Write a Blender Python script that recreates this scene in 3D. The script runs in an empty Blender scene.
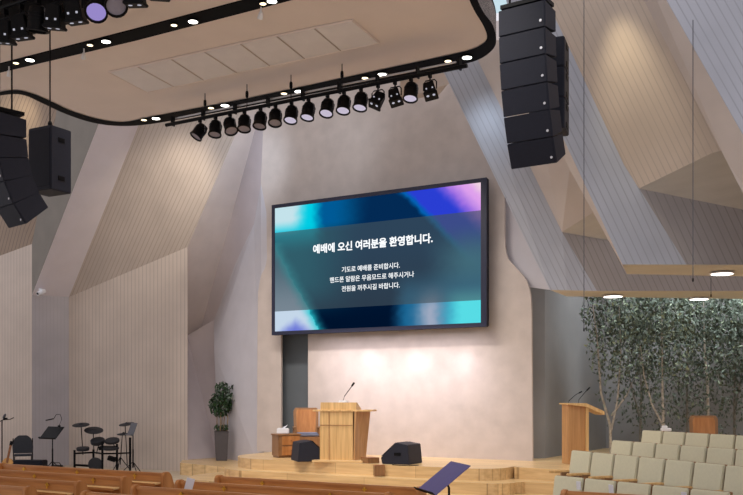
import bpy, bmesh, math, random
from mathutils import Vector, Matrix, Euler
random.seed(7)
scene = bpy.context.scene
COL = scene.collection
PI = math.pi

# ---------------------------------------------------------------- frame
# World X runs along the stage front (to the right), Y goes into the stage, Z up.
F, CX, HY, HC = 920.0, 371.5, 395.0, 2.0
RT = Vector((0.863, 0.505, 0)).normalized()
FW = Vector((-0.505, 0.863, 0)).normalized()

def W(px, py, d):
    p = RT * ((px - CX) / F * d) + FW * d
    return Vector((p.x, p.y, HC + (HY - py) / F * d))
def G(px, d, z=0.0):
    p = RT * ((px - CX) / F * d) + FW * d
    return Vector((p.x, p.y, z))
def YP(px, py, y):
    return W(px, py, y / (FW.y + RT.y * (px - CX) / F))
def ZP(px, py, z):
    return W(px, py, (z - HC) * F / (HY - py))

def onplane(px, py, a, b_, c):
    n = (b_-a).cross(c-a); o = Vector((0,0,HC)); d = W(px, py, 1.0) - o
    return o + d * ((a-o).dot(n) / d.dot(n))

# ---------------------------------------------------------------- materials
def lin(c):
    r = []
    for v in c:
        v /= 255.0
        r.append(v / 12.92 if v <= 0.04045 else ((v + 0.055) / 1.055) ** 2.4)
    return (r[0], r[1], r[2], 1.0)

def base_mat(name, rough=0.6, metal=0.0, spec=0.4):
    m = bpy.data.materials.new(name); m.use_nodes = True
    nt = m.node_tree; b = nt.nodes['Principled BSDF']
    b.inputs['Roughness'].default_value = rough
    b.inputs['Metallic'].default_value = metal
    b.inputs['Specular IOR Level'].default_value = spec
    return m, nt, b

def ramp(nt, fac, stops):
    r = nt.nodes.new('ShaderNodeValToRGB')
    e = r.color_ramp.elements
    while len(e) < len(stops): e.new(0.5)
    for i, (p, c) in enumerate(stops):
        e[i].position = p; e[i].color = c
    nt.links.new(fac, r.inputs['Fac'])
    return r.outputs['Color']

def mul(c, k):
    return (min(1, c[0]*k), min(1, c[1]*k), min(1, c[2]*k), 1)

def plaster(name, col, var=0.08, scale=2.0, rough=0.8, metal=0.0, spec=0.3):
    m, nt, b = base_mat(name, rough, metal, spec)
    tc = nt.nodes.new('ShaderNodeTexCoord')
    n = nt.nodes.new('ShaderNodeTexNoise'); n.inputs['Scale'].default_value = scale
    n.inputs['Detail'].default_value = 4
    nt.links.new(tc.outputs['Object'], n.inputs['Vector'])
    c = lin(col)
    nt.links.new(ramp(nt, n.outputs['Fac'], [(0.3, mul(c, 1-var)), (0.7, mul(c, 1+var))]), b.inputs['Base Color'])
    return m

def striped(name, col, dark=0.55, pitch=0.12, width=0.16, rough=0.7):
    """grooved acoustic board; grooves run along the board (UV u is metres across)"""
    m, nt, b = base_mat(name, rough, 0, 0.3)
    uv = nt.nodes.new('ShaderNodeUVMap'); uv.uv_map = 'UVMap'
    sep = nt.nodes.new('ShaderNodeSeparateXYZ'); nt.links.new(uv.outputs['UV'], sep.inputs[0])
    d = nt.nodes.new('ShaderNodeMath'); d.operation = 'DIVIDE'; d.inputs[1].default_value = pitch
    nt.links.new(sep.outputs['X'], d.inputs[0])
    fr = nt.nodes.new('ShaderNodeMath'); fr.operation = 'FRACT'; nt.links.new(d.outputs[0], fr.inputs[0])
    c = lin(col)
    nz = nt.nodes.new('ShaderNodeTexNoise'); nz.inputs['Scale'].default_value = 1.3
    tc = nt.nodes.new('ShaderNodeTexCoord'); nt.links.new(tc.outputs['Object'], nz.inputs['Vector'])
    basec = ramp(nt, nz.outputs['Fac'], [(0.3, mul(c, 0.93)), (0.7, mul(c, 1.06))])
    mask = ramp(nt, fr.outputs[0], [(0.0, (1,1,1,1)), (width*0.5, (1,1,1,1)), (width, (0,0,0,1)), (1.0-width*0.4, (0,0,0,1)), (1.0, (1,1,1,1))])
    mx = nt.nodes.new('ShaderNodeMix'); mx.data_type = 'RGBA'
    nt.links.new(mask, mx.inputs['Factor']); nt.links.new(basec, mx.inputs['A'])
    mx.inputs['B'].default_value = mul(c, dark)
    nt.links.new(mx.outputs['Result'], b.inputs['Base Color'])
    return m

def wood(name, c1, c2, axis=0, scale=6.0, stretch=14.0, rough=0.42, planks=None):
    m, nt, b = base_mat(name, rough, 0, 0.45)
    tc = nt.nodes.new('ShaderNodeTexCoord')
    mp = nt.nodes.new('ShaderNodeMapping')
    s = [stretch]*3; s[axis] = 1.0
    mp.inputs['Scale'].default_value = s
    nt.links.new(tc.outputs['Object'], mp.inputs['Vector'])
    n = nt.nodes.new('ShaderNodeTexNoise'); n.inputs['Scale'].default_value = scale/4; n.inputs['Detail'].default_value = 6
    nt.links.new(mp.outputs[0], n.inputs['Vector'])
    col = ramp(nt, n.outputs['Fac'], [(0.3, lin(c1)), (0.68, lin(c2))])
    if planks:
        br = nt.nodes.new('ShaderNodeTexBrick')
        br.inputs['Scale'].default_value = 1.0
        br.inputs['Brick Width'].default_value = planks[0]; br.inputs['Row Height'].default_value = planks[1]
        br.inputs['Mortar Size'].default_value = 0.004
        br.inputs['Color1'].default_value = (1,1,1,1); br.inputs['Color2'].default_value = (0.82,0.8,0.78,1)
        br.inputs['Mortar'].default_value = (0.45,0.4,0.35,1)
        nt.links.new(tc.outputs['Object'], br.inputs['Vector'])
        mx = nt.nodes.new('ShaderNodeMix'); mx.data_type = 'RGBA'; mx.blend_type = 'MULTIPLY'
        mx.inputs['Factor'].default_value = 0.8
        nt.links.new(col, mx.inputs['A']); nt.links.new(br.outputs['Color'], mx.inputs['B'])
        col = mx.outputs['Result']
    nt.links.new(col, b.inputs['Base Color'])
    return m

def emit(name, col, strength):
    m = bpy.data.materials.new(name); m.use_nodes = True
    nt = m.node_tree; nt.nodes.clear()
    e = nt.nodes.new('ShaderNodeEmission'); e.inputs['Color'].default_value = lin(col); e.inputs['Strength'].default_value = strength
    n = nt.nodes.new('ShaderNodeTexNoise'); n.inputs['Scale'].default_value = 3
    o = nt.nodes.new('ShaderNodeOutputMaterial'); nt.links.new(e.outputs[0], o.inputs[0])
    return m

M = {}
M['ceiling'] = plaster('ceiling_paint', (226,214,208), 0.03, 1.2)
M['access'] = plaster('access_panel_grey', (222,218,220), 0.03, 3)
M['black'] = plaster('black_metal', (9,9,12), 0.2, 8, 0.5, 0.0, 0.15)
M['slot'] = plaster('black_slot', (8,8,10), 0.1, 5, 0.7, 0, 0.1)
M['speaker'] = plaster('speaker_black', (24,26,38), 0.08, 20, 0.6, 0, 0.25)
M['speaker2'] = plaster('speaker_side', (34,36,48), 0.08, 20, 0.6, 0, 0.3)
M['centre'] = plaster('centre_wall_board', (190,178,170), 0.07, 3.2)
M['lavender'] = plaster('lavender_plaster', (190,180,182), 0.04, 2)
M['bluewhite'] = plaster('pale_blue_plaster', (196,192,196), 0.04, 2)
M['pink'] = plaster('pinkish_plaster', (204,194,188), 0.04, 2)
M['lavlifted'] = plaster('brightened_lavender_plaster', (216,210,216), 0.03, 2)  # lavender plaster copy, brightness lifted in the colour for the downward-facing facet
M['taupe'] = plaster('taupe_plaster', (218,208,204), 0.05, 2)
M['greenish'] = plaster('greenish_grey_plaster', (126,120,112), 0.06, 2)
M['greywall'] = plaster('grey_wall_paint', (138,138,138), 0.1, 0.9)
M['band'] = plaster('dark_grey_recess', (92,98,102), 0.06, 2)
M['wallstripe'] = striped('grooved_wall_board', (196,182,170), 0.72, 0.135)
M['wallstripe2'] = striped('grooved_slanted_board', (182,168,156), 0.74, 0.115)
M['palestripe'] = striped('grooved_pale_pilaster', (180,176,180), 0.9, 0.1)
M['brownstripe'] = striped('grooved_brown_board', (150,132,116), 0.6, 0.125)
M['beamstripe'] = striped('grooved_lavender_beam', (178,181,190), 0.78, 0.11)
M['fascia'] = striped('grooved_fascia', (160,154,152), 0.78, 0.11)
M['warmstripe'] = striped('grooved_warm_panel', (206,190,174), 0.84, 0.09)
M['soffit'] = wood('soffit_veneer', (214,208,200), (224,218,210), 0, 4, 8)
M['veneer'] = wood('triangle_veneer', (192,187,180), (202,197,190), 0, 5, 5, 0.5)
M['stage'] = wood('stage_oak', (205,170,120), (232,200,148), 0, 4, 16, 0.28, (1.8, 0.14))
M['riser'] = wood('stage_riser_oak', (208,172,120), (228,196,145), 0, 4, 16, 0.4)
M['floor'] = wood('nave_floor_wood', (188,174,150), (206,190,166), 0, 3, 14, 0.35, (1.2, 0.12))
M['carpet'] = plaster('grey_floor_strip', (165,158,158), 0.05, 6)
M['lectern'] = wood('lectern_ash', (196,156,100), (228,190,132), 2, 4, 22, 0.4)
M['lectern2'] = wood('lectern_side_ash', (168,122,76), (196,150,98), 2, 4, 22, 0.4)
M['pew'] = wood('pew_wood', (164,108,58), (194,138,84), 0, 5, 16, 0.35)
M['pewend'] = wood('pew_end_wood', (158,102,54), (186,128,76), 2, 5, 12, 0.35)
M['shelf'] = wood('pew_shelf_wood', (222,180,120), (236,198,140), 0, 5, 14, 0.3)
M['brownwood'] = wood('brown_wood', (128,80,44), (158,102,60), 0, 5, 14, 0.4)
M['orangewood'] = wood('orange_wood', (128,92,60), (152,112,74), 2, 5, 12, 0.38)
M['fabric'] = plaster('beige_upholstery', (200,196,170), 0.03, 30, 0.9)
M['cushion'] = plaster('blue_grey_cushion', (120,124,142), 0.05, 20, 0.9)
M['white'] = plaster('white_plastic', (225,225,228), 0.03, 5, 0.5)
M['paper'] = plaster('white_paper', (214,216,224), 0.03, 12, 0.7)
M['brass'] = plaster('brass', (214,168,60), 0.1, 10, 0.3, 0.5, 0.6)
M['steel'] = plaster('grey_steel', (92,92,98), 0.1, 10, 0.4, 0.3)
M['silver'] = plaster('bright_steel', (190,190,196), 0.05, 10, 0.3, 0.6)
M['pot'] = plaster('dark_pot', (84,80,82), 0.06, 10, 0.6)
M['soil'] = plaster('soil', (60,45,32), 0.3, 30, 0.95)
M['trunk'] = plaster('pale_birch_bark', (168,160,148), 0.35, 14, 0.8)
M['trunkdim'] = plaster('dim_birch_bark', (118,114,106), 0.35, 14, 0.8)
M['ficustrunk'] = plaster('ficus_stem', (140,120,92), 0.2, 20, 0.8)
M['leafA'] = plaster('leaf_dark', (80,90,78), 0.45, 5, 0.6)
M['leafB'] = plaster('leaf_grey_green', (108,122,110), 0.4, 6, 0.6)
M['leafC'] = plaster('leaf_pale', (146,160,136), 0.3, 6, 0.6)
M['leafF'] = plaster('leaf_ficus', (44,70,40), 0.4, 8, 0.5)
M['purple'] = plaster('purple_sheen_metal', (92,84,140), 0.06, 8, 0.3, 0.5, 0.6)
M['drumpad'] = plaster('drum_rubber', (40,40,44), 0.1, 20, 0.6)
M['chairgrey'] = plaster('folding_chair_grey', (66,70,78), 0.05, 20, 0.6)
M['guitar'] = wood('guitar_spruce', (205,150,80), (226,176,106), 2, 5, 10, 0.25)
M['lensoff'] = plaster('lens_grey', (150,146,160), 0.05, 20, 0.2)
M['lenspurple'] = emit('lens_purple', (150,135,200), 1.0)
M['lenspale'] = emit('lens_pale', (205,195,215), 0.9)
M['led'] = emit('led_white', (225,225,240), 0.6)
M['downlight'] = emit('downlight_glow', (255,250,240), 6.0)
M['warmlight'] = emit('downlight_warm', (255,232,190), 3.0)
M['skylight'] = emit('pale_blue_glow', (200,225,235), 1.0)
M['letters'] = emit('screen_letters', (245,248,250), 1.15)

# ---------------------------------------------------------------- builders
class MB:
    def __init__(s): s.bm = bmesh.new()
    def _add(s, verts, faces):
        vs = [s.bm.verts.new(v) for v in verts]
        for f in faces:
            try: s.bm.faces.new([vs[i] for i in f])
            except ValueError: pass
        return vs
    def box(s, c, size, rot=None, taper=1.0):
        x, y, z = size[0]/2, size[1]/2, size[2]/2
        pts = []
        for sz in (-1, 1):
            t = taper if sz > 0 else 1.0
            for sx, sy in ((-1,-1),(1,-1),(1,1),(-1,1)):
                pts.append(Vector((sx*x*t, sy*y*t, sz*z)))
        if rot: 
            R = Euler(rot).to_matrix(); pts = [R @ p for p in pts]
        c = Vector(c)
        s._add([p + c for p in pts], [(0,3,2,1),(4,5,6,7),(0,1,5,4),(1,2,6,5),(2,3,7,6),(3,0,4,7)])
        return s
    def tube(s, pts, r, seg=8, r2=None, caps=True):
        pts = [Vector(p) for p in pts]; n = len(pts); rings = []
        for i, p in enumerate(pts):
            a = pts[max(0, i-1)]; b = pts[min(n-1, i+1)]
            t = (b - a).normalized()
            ref = Vector((0,0,1)) if abs(t.z) < 0.9 else Vector((1,0,0))
            u = t.cross(ref).normalized(); v = t.cross(u)
            rr = r if r2 is None else r + (r2 - r) * i / max(1, n-1)
            rings.append([s.bm.verts.new(p + (u*math.cos(2*PI*k/seg) + v*math.sin(2*PI*k/seg)) * rr) for k in range(seg)])
        for i in range(n-1):
            for k in range(seg):
                s.bm.faces.new((rings[i][k], rings[i][(k+1)%seg], rings[i+1][(k+1)%seg], rings[i+1][k]))
        if caps:
            s.bm.faces.new(rings[0][::-1]); s.bm.faces.new(rings[-1])
        return s
    def lathe(s, prof, c=(0,0,0), rot=None, seg=20, caps=True):
        R = Euler(rot).to_matrix() if rot else Matrix.Identity(3); c = Vector(c); rings = []
        for r, z in prof:
            rings.append([s.bm.verts.new(R @ Vector((r*math.cos(2*PI*k/seg), r*math.sin(2*PI*k/seg), z)) + c) for k in range(seg)])
        for i in range(len(prof)-1):
            for k in range(seg):
                s.bm.faces.new((rings[i][k], rings[i][(k+1)%seg], rings[i+1][(k+1)%seg], rings[i+1][k]))
        if caps:
            s.bm.faces.new(rings[0][::-1]); s.bm.faces.new(rings[-1])
        return s
    def prism(s, poly, vec):
        """poly: list of 3d points, extruded by vec"""
        vec = Vector(vec); n = len(poly)
        a = [s.bm.verts.new(Vector(p)) for p in poly]; b = [s.bm.verts.new(Vector(p)+vec) for p in poly]
        s.bm.faces.new(a); s.bm.faces.new(b[::-1])
        for i in range(n):
            s.bm.faces.new((a[i], b[i], b[(i+1)%n], a[(i+1)%n]))
        return s
    def build(s, name, mat, parent=None, bevel=0.0, smooth=False):
        bmesh.ops.recalc_face_normals(s.bm, faces=s.bm.faces[:])
        if bevel:
            ed = [e for e in s.bm.edges if len(e.link_faces) == 2 and e.calc_face_angle(0) > 0.6]
            bmesh.ops.bevel(s.bm, geom=ed, offset=bevel, segments=2, affect='EDGES', clamp_overlap=True)
        me = bpy.data.meshes.new(name); s.bm.to_mesh(me); s.bm.free()
        if smooth:
            for p in me.polygons: p.use_smooth = True
            try: me.set_sharp_from_angle(angle=0.7)
            except Exception: pass
        mats = mat if isinstance(mat, (list, tuple)) else [mat]
        for k in mats: me.materials.append(k)
        o = bpy.data.objects.new(name, me); COL.objects.link(o)
        if parent: o.parent = parent
        return o

def tag(o, label, cat, group=None, kind=None):
    o['label'] = label; o['category'] = cat
    if group: o['group'] = group
    if kind: o['kind'] = kind
    return o
def thing(name, label, cat, loc=(0,0,0), rz=0.0, group=None, rot=None):
    o = bpy.data.objects.new(name, None); COL.objects.link(o)
    o.empty_display_size = 0.1
    o.location = loc; o.rotation_euler = rot if rot else (0,0,rz)
    return tag(o, label, cat, group)
def kids(o): return [c for c in COL.objects if c.parent == o]
def copy_tree(o, parent=None):
    c = o.copy(); COL.objects.link(c)
    if parent: c.parent = parent
    for k in kids(o): copy_tree(k, c)
    return c
def dup(o, label, loc=None, rot=None, group=None):
    c = copy_tree(o)
    if loc is not None: c.location = loc
    if rot is not None: c.rotation_euler = rot
    c['label'] = label
    if group: c['group'] = group
    return c
def struct(o, label=None, cat=None):
    o['kind'] = 'structure'
    if label: o['label'] = label
    if cat: o['category'] = cat
    return o

def facet(name, verts, mat, along=None, label=None, cat='wall', parent=None):
    """one flat board; UV u measured across the groove direction 'along' (default vertical)"""
    verts = [Vector(v) for v in verts]
    nrm = Vector((0,0,0))
    for i in range(len(verts)):
        a = verts[i]; b = verts[(i+1) % len(verts)]
        nrm += a.cross(b)
    nrm.normalize()
    d = Vector((0,0,1)) if along is None else (Vector(along[1]) - Vector(along[0]))
    d = (d - nrm * d.dot(nrm)).normalized()
    u = d.cross(nrm).normalized()
    me = bpy.data.meshes.new(name)
    me.from_pydata([tuple(v) for v in verts], [], [tuple(range(len(verts)))])
    uv = me.uv_layers.new(name='UVMap')
    for li, lp in enumerate(me.loops):
        v = verts[lp.vertex_index]
        uv.data[li].uv = (v.dot(u) + 50, v.dot(d))
    me.materials.append(mat)
    o = bpy.data.objects.new(name, me); COL.objects.link(o)
    if parent is None: struct(o, label, cat)
    else: o.parent = parent
    return o

ORD = ['first','second','third','fourth','fifth','sixth','seventh','eighth','ninth','tenth','eleventh','twelfth','thirteenth','fourteenth','fifteenth','sixteenth']

# ---------------------------------------------------------------- camera
cam = bpy.data.objects.new('camera', bpy.data.cameras.new('camera')); COL.objects.link(cam)
cam.location = (0, 0, HC); cam.rotation_euler = (PI/2, 0, math.atan2(0.505, 0.863))
cam.data.sensor_width = 36; cam.data.lens = F / 743 * 36
cam.data.shift_y = (HY - 247.5) / 743; cam.data.clip_end = 200
scene.camera = cam

# ================================================================ SETTING
# nave floor
b = MB(); b.box((-6, 12, -0.05), (40, 40, 0.1)); struct(b.build('floor', M['floor']), 'light wood nave floor', 'floor')

# --- stage tiers
YS = 15.5
def tier(name, z0, z1, poly, label):
    b = MB(); b.prism([(x, y, z0) for x, y in poly], (0, 0, z1-z0))
    o = b.build(name, [M['stage'], M['riser']])
    for f in o.data.polygons: f.material_index = 0 if abs(f.normal.z) > 0.5 else 1; struct(o, label, 'stage'); return o
ue = G(231, 20.5); ul = G(516, 17.6); pr = G(520, 16.8)
xl = ue.x
def arc(cx, cy, r, a0, a1, n=8):
    return [(cx + r*math.cos(a0+(a1-a0)*i/n), cy + r*math.sin(a0+(a1-a0)*i/n)) for i in range(n+1)]
YB = 24.0
top = [(xl, YS+1.5)] + arc(xl+1.3, YS+1.3, 1.3, PI, 1.5*PI)[1:] 
top += [(ul.x-0.6, YS)] + arc(ul.x-0.5, YS+0.55, 0.55, 1.5*PI, 2*PI, 6)
top += [(ul.x+0.05, YS+1.0)] + [(ul.x+0.1, YS+0.75), (pr.x+1.2, YS+0.55), (6, YS+0.55), (6, YB), (xl, YB)]
tier('trim_3', 0.0, 0.65, top, 'oak top platform of the stage with a curved end')
mid = [(xl-0.05, YS+1.4)] + arc(xl+1.25, YS+0.9, 1.3, PI, 1.5*PI)[1:] + [(ul.x-0.2, YS-0.4)] + arc(ul.x-0.1, YS+0.1, 0.5, 1.5*PI, 2*PI, 6) + [(ul.x+0.5, YS+0.25), (6, YS+0.2), (6, YB), (xl-0.05, YB)]
tier('trim_2', 0.0, 0.43, mid, 'oak middle step of the stage')
low = arc(xl+0.6, YS+0.5, 1.3, PI, 1.5*PI) + [(-4.6, YS-0.8), (6, YS-0.25), (6, YB), (xl-0.7, YB)]
tier('trim_1', 0.0, 0.22, low, 'oak bottom step of the stage')
A0 = G(180, 23.1); A1 = G(270, 20.5); A2 = G(256, 24.5); A3 = G(186, 25.5)
tier('trim_21', 0.0, 0.30, [(A0.x,A0.y),(A1.x,A1.y),(A2.x,A2.y),(A3.x,A3.y)], 'low oak platform carrying the potted ficus')

# --- central screen wall with flared neck, and a doorway notch
YW = 17.9
def yp(px, py): return YP(px, py, YW)
def curve_px(pts, n=6):
    out = []
    for i in range(len(pts)-1):
        p0 = pts[max(0,i-1)]; p1 = pts[i]; p2 = pts[i+1]; p3 = pts[min(len(pts)-1,i+2)]
        for k in range(n):
            t = k/n
            out.append(tuple(0.5*((2*p1[j]) + (-p0[j]+p2[j])*t + (2*p0[j]-5*p1[j]+4*p2[j]-p3[j])*t*t + (-p0[j]+3*p1[j]-3*p2[j]+p3[j])*t**3) for j in (0,1)))
    out.append(pts[-1]); return out
right = [(488,60),(500,150),(504.6,205),(504.6,238)] + curve_px([(504.6,238),(507,256),(516,268),(525,278),(530,292),(531.5,310)])[1:]
def base_py(px, y, z=0.63):
    p = YP(px, 395, y); d = (p - Vector((0,0,HC))).dot(FW)
    return 395 + (HC - z)/d*F
right += [(532.5, base_py(532.5, YW))]
left = [(257, base_py(257, YW)), (257.5,330)] + curve_px([(258,292),(261,276),(265,268),(267,258)],4) + [(266.5,213),(261,183),(263,131),(264,60)]
notch = [(308, base_py(308, YW)), (308, 300), (281, 300), (281, base_py(281, YW))]
b = MB(); b.prism([yp(*p) for p in right + notch + left], (0, 0.06, 0))
struct(b.build('wall_centre', M['centre']), 'tall beige board wall behind the big screen with flared sides', 'wall')
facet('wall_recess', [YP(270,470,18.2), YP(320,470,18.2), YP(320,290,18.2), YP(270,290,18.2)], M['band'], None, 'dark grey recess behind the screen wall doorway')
# side return of recess
# --- grey recess behind right part
xr = -6.72
p0 = Vector((-7.2, 18.25, 0)); p1 = Vector((xr, 18.8, 0)); p2 = Vector((xr+0.05, 23.2, 0)); p3 = Vector((6, 23.2, 0))
def up(p, z): return Vector((p.x, p.y, z))
facet('wall_right', [up(p0,0.3), up(p1,0.3), up(p1,7), up(p0,7)], M['greywall'], None, 'grey wall beside the right lectern')
facet('wall_right', [up(p1,0.3), up(p2,0.3), up(p2,7), up(p1,7)], M['greywall'], None, 'grey side wall of the recess by the right lectern')
facet('wall_back', [up(p2,0.3), up(p3,0.3), up(p3,7), up(p2,7)], M['greywall'], None, 'grey wall behind the row of trees')

facet('wall_far', [Vector((-34,27.5,0)), Vector((12,27.5,0)), Vector((12,27.5,14)), Vector((-34,27.5,14))], M['taupe'], None, 'plain far wall closing the hall behind the folded panels')
facet('wall_right', [Vector((6,23.2,0)), Vector((9,8,0)), Vector((9,8,14)), Vector((6,23.2,14))], M['taupe'], None, 'plain side wall at the far right beyond the choir')
# --- left walls
dF, dE, dD = 22.4, 24.9, 24.0
def zf(px, d, z): return G(px, d, z)
facet('wall_left', [zf(-80,28.6,0), zf(32,25.6,0), W(32,244,25.6), W(-80,285,28.6)], M['wallstripe'], None, 'vertically grooved beige wall at the far left edge')
facet('wall_left', [zf(32,25.6,0), zf(69,26.2,0), W(69,297,26.2), W(32,295,25.6)], M['palestripe'], None, 'pale grooved pilaster below the white camera')
facet('wall_left', [zf(69,26.2,0), zf(187.5,24.0,0), W(187.5,247,24.0), W(69,297,26.2)], M['wallstripe'], None, 'vertically grooved beige wall behind the drum kit')
v1, v2, v3 = W(32,295,25.6), W(69,297,26.2), W(187.5,247,24.0)
T2 = W(147,105,23.2)
T3 = onplane(248,105,v2,v3,T2); T1 = W(106,105,(T2-W(CX,HY,0.0)).dot(FW)-0.4)
facet('wall_left', [v1, v2, T2, T1], M['lavlifted'], None, 'smooth lavender slanted facet rising from the pale pilaster')
facet('wall_left', [v2, v3, T3, T2], M['wallstripe2'], (v2, T2), 'slanted grooved beige board above the drum kit wall')
cT = W(262,105,22.3)
cL, cM = onplane(187.5,335,v3,T3,cT), onplane(199,335,v3,T3,cT)
e4 = W(261,183,22.9)
e2, e3 = onplane(236,262,cM,cT,e4), onplane(254,224,cM,cT,e4)
e1 = onplane(214,320,cM,cT,e4)
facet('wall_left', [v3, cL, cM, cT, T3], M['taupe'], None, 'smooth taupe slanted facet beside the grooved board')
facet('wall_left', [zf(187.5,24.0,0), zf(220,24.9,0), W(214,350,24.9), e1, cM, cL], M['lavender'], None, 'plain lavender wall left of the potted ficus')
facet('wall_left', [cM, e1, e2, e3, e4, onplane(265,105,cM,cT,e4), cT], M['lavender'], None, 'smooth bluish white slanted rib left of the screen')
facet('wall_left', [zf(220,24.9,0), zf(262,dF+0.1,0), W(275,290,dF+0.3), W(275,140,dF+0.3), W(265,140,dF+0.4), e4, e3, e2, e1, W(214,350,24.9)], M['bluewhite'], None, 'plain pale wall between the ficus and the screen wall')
# upper far-left
gA, gB = W(60,105,24.0), W(32,244,25.6)
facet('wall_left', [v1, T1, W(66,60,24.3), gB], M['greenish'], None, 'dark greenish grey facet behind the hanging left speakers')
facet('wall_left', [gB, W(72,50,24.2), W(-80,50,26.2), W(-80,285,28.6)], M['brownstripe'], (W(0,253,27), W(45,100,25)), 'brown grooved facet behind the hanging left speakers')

# --- right canopies / folded beams
def beam(name, pts, mat, al, label, cat='ceiling'):
    return facet(name, pts, mat, al, label, cat)
# beam 1
b1_lt, b1_lb = W(428,40,17.9), W(550,290,17.5)
b1_rt, b1_m, b1_rb = W(468,40,17.6), W(562,232,17.4), W(597,291,17.45)
S1 = (b1_lt, b1_lb)
beam('trim_4', [b1_lt, b1_lb, W(567,290.3,17.45), b1_rb, b1_m, b1_rt], M['beamstripe'], S1, 'grooved lavender slanted beam right of the screen')
beam('trim_5', [b1_m, b1_rb, W(960,291,17.45), W(960,215,17.45), W(609,241,17.45)], M['fascia'], S1, 'grooved brown fascia above the trees')
# soffit 1
s1z = b1_lb.z
beam('trim_6', [ZP(550,290,4.0), ZP(960,291.5,4.0), ZP(960,302,4.0), ZP(567,296.5,4.0)], M['soffit'], None, 'wood soffit strip with downlights above the trees')
# triangle + beige panel between beams
beam('trim_7', [b1_m, W(609,241,17.5), W(594,212,17.0)], M['veneer'], None, 'small beige veneer triangle between the slanted beams')
beam('trim_8', [b1_rt, b1_m, W(594,212,17.0), W(572,150,16.4), W(520,40,16.2)], M['pink'], None, 'smooth beige panel between the two slanted beams')
# underside behind: lavender patch between neck and beam
facet('wall_right', [YP(497,150,18.1), YP(497,270,18.1), YP(512,279,18.1), YP(528,287,18.1), YP(551,290,18.1), YP(551,150,18.1)], M['bluewhite'], None, 'pale plaster patch between the screen wall and the slanted beam')
# beam 2
b2_lt, b2_lb = W(520,40,14.3), W(627,274,14.6)
L2a, L2b, L2c, L2d = W(515,20,14.6), W(575.5,165,14.7), W(622.5,290,14.9), W(627,279,15.2)
c2_t, c2_b = W(542,-6,14.1), W(622.5,264.5,14.1)
k2_t, k2_m, k2_b = W(545,-4,14.1), W(639,188.5,14.1), W(686.5,264.5,14.15)
i2_t, i2_b = W(517,40,14.15), W(622.5,264.5,14.1)
# left edge of stripes goes (517,40)->(575,165)->(622,264); thin edge strip left of it
beam('trim_9', [i2_t, i2_b, k2_b, k2_m, W(624,165,14.1), W(545,-4,14.1), W(513,-70,14.1), W(473,-70,14.15), W(505,-4,14.15)], M['beamstripe'], (W(575,165,14.1), i2_b), 'grooved lavender blue slanted beam right of the hanging speakers')
beam('trim_10', [W(508,40,14.35), W(570,170,14.35), W(626.8,274,14.4), i2_b, i2_t], M['pink'], None, 'thin pinkish edge of the second slanted beam')
beam('trim_11', [k2_m, k2_b, W(960,266,14.2), W(960,254,14.2)], M['fascia'], (W(575,165,14.1), i2_b), 'grooved brown fascia above the bright front downlight')
beam('trim_12', [ZP(622.5,264.5,4.0), ZP(960,265.2,4.0), ZP(960,281,4.0), ZP(626.8,274,4.0)], M['soffit'], None, 'wood soffit strip with the bright front downlight')
# panel c between beam 2 and 3
pa, pb, pc_ = W(513,-70,14.1), k2_m, W(626,-70,13.2)
kp, kq = onplane(712,153,pa,pb,pc_), W(960,254,14.2)
tri = [k2_m, kp, onplane(740,146,k2_m,kp,kq), onplane(960,150,k2_m,kp,kq), kq]
beam('trim_13', tri, M['veneer'], None, 'beige veneer triangle under the warm lit panel')
beam('trim_14', [pa, onplane(620,162,pa,pb,pc_), pb, kp, onplane(740,146,pa,pb,pc_), pc_], M['warmstripe'], (W(545,-4,14.1), k2_m), 'finely grooved beige panel with a warm light streak')
# beam 3 edge and face
beam('trim_15', [W(608,-70,12.4), W(728.5,165,12.4), W(830,363,12.4), W(842,309,12.0), W(743,135,12.0), W(626.5,-70,12.0)], M['pink'], None, 'smooth pinkish edge strip of the upper right beam')
beam('trim_16', [W(626.5,-70,12.0), W(743,135,12.0), W(842,309,12.0), W(1000,309,12.0), W(1000,-70,12.0)], M['beamstripe'], (W(664,-4,12.0), W(743,135,12.0)), 'grooved pale blue beam in the upper right corner')
# bright clerestory strip, top
b = MB(); b.prism([W(484,-12,16.5), W(548,-12,16.5), W(545,4,16.5), W(486,14,16.5)], FW*0.05)
struct(b.build('window_1', M['skylight']), 'pale blue glowing strip above the right hanging speakers', 'window')
beam('trim_17', [W(540,-8,15.6), W(556,-8,15.6), W(549,14,15.6), W(540,14,15.6)], M['bluewhite'], None, 'pale panel beside the glowing strip')
# small soffit block at the head of screen wall
beam('trim_18', [W(436,62,18.6), W(466,62,18.6), W(464,82,18.6), W(448,84,18.8), W(438,96,19.6), W(400,100,20.0), W(400,62,18.6)], M['pink'], None, 'beige block at the top of the screen wall')

# --- ceiling cloud, z = 8
ZC = 8.0
def cz(px, py, z=ZC):
    p = ZP(px, py, z); return p
outer = curve_px([(-60,112),(-20,100),(8,94.5),(25,95.5),(44,104),(67,114.5),(94,123),(121,126),(151,124),(200,115.5),(250,106),(361,84.5),(440,69)],4)[:-1] + curve_px([(440,69),(472,62),(488,54),(496,43),(493,26),(483,12),(476,-6),(473,-40)],5)
inner = curve_px([(-60,108),(-20,97),(8,90.5),(25,91.5),(46,99),(69,110),(98,119),(124,122),(149,117),(200,107.5),(250,97.8),(361,74),(440,57)],4)[:-1] + curve_px([(440,57),(466,51),(480,45.5),(487,38),(483.5,26),(474,10),(468,-6),(465,-40)],5)
cl = [cz(*p) for p in outer]
backs = [Vector((-9.5, -4, ZC)), Vector((-26, -4, ZC)), Vector((-26, cl[0].y, ZC))]
b = MB(); b.prism([v + Vector((0,0,0.012)) for v in cl + backs], (0,0,0.35))
struct(b.build('ceiling', [M['ceiling']]), 'smooth beige ceiling cloud with a curved edge', 'ceiling')
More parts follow.
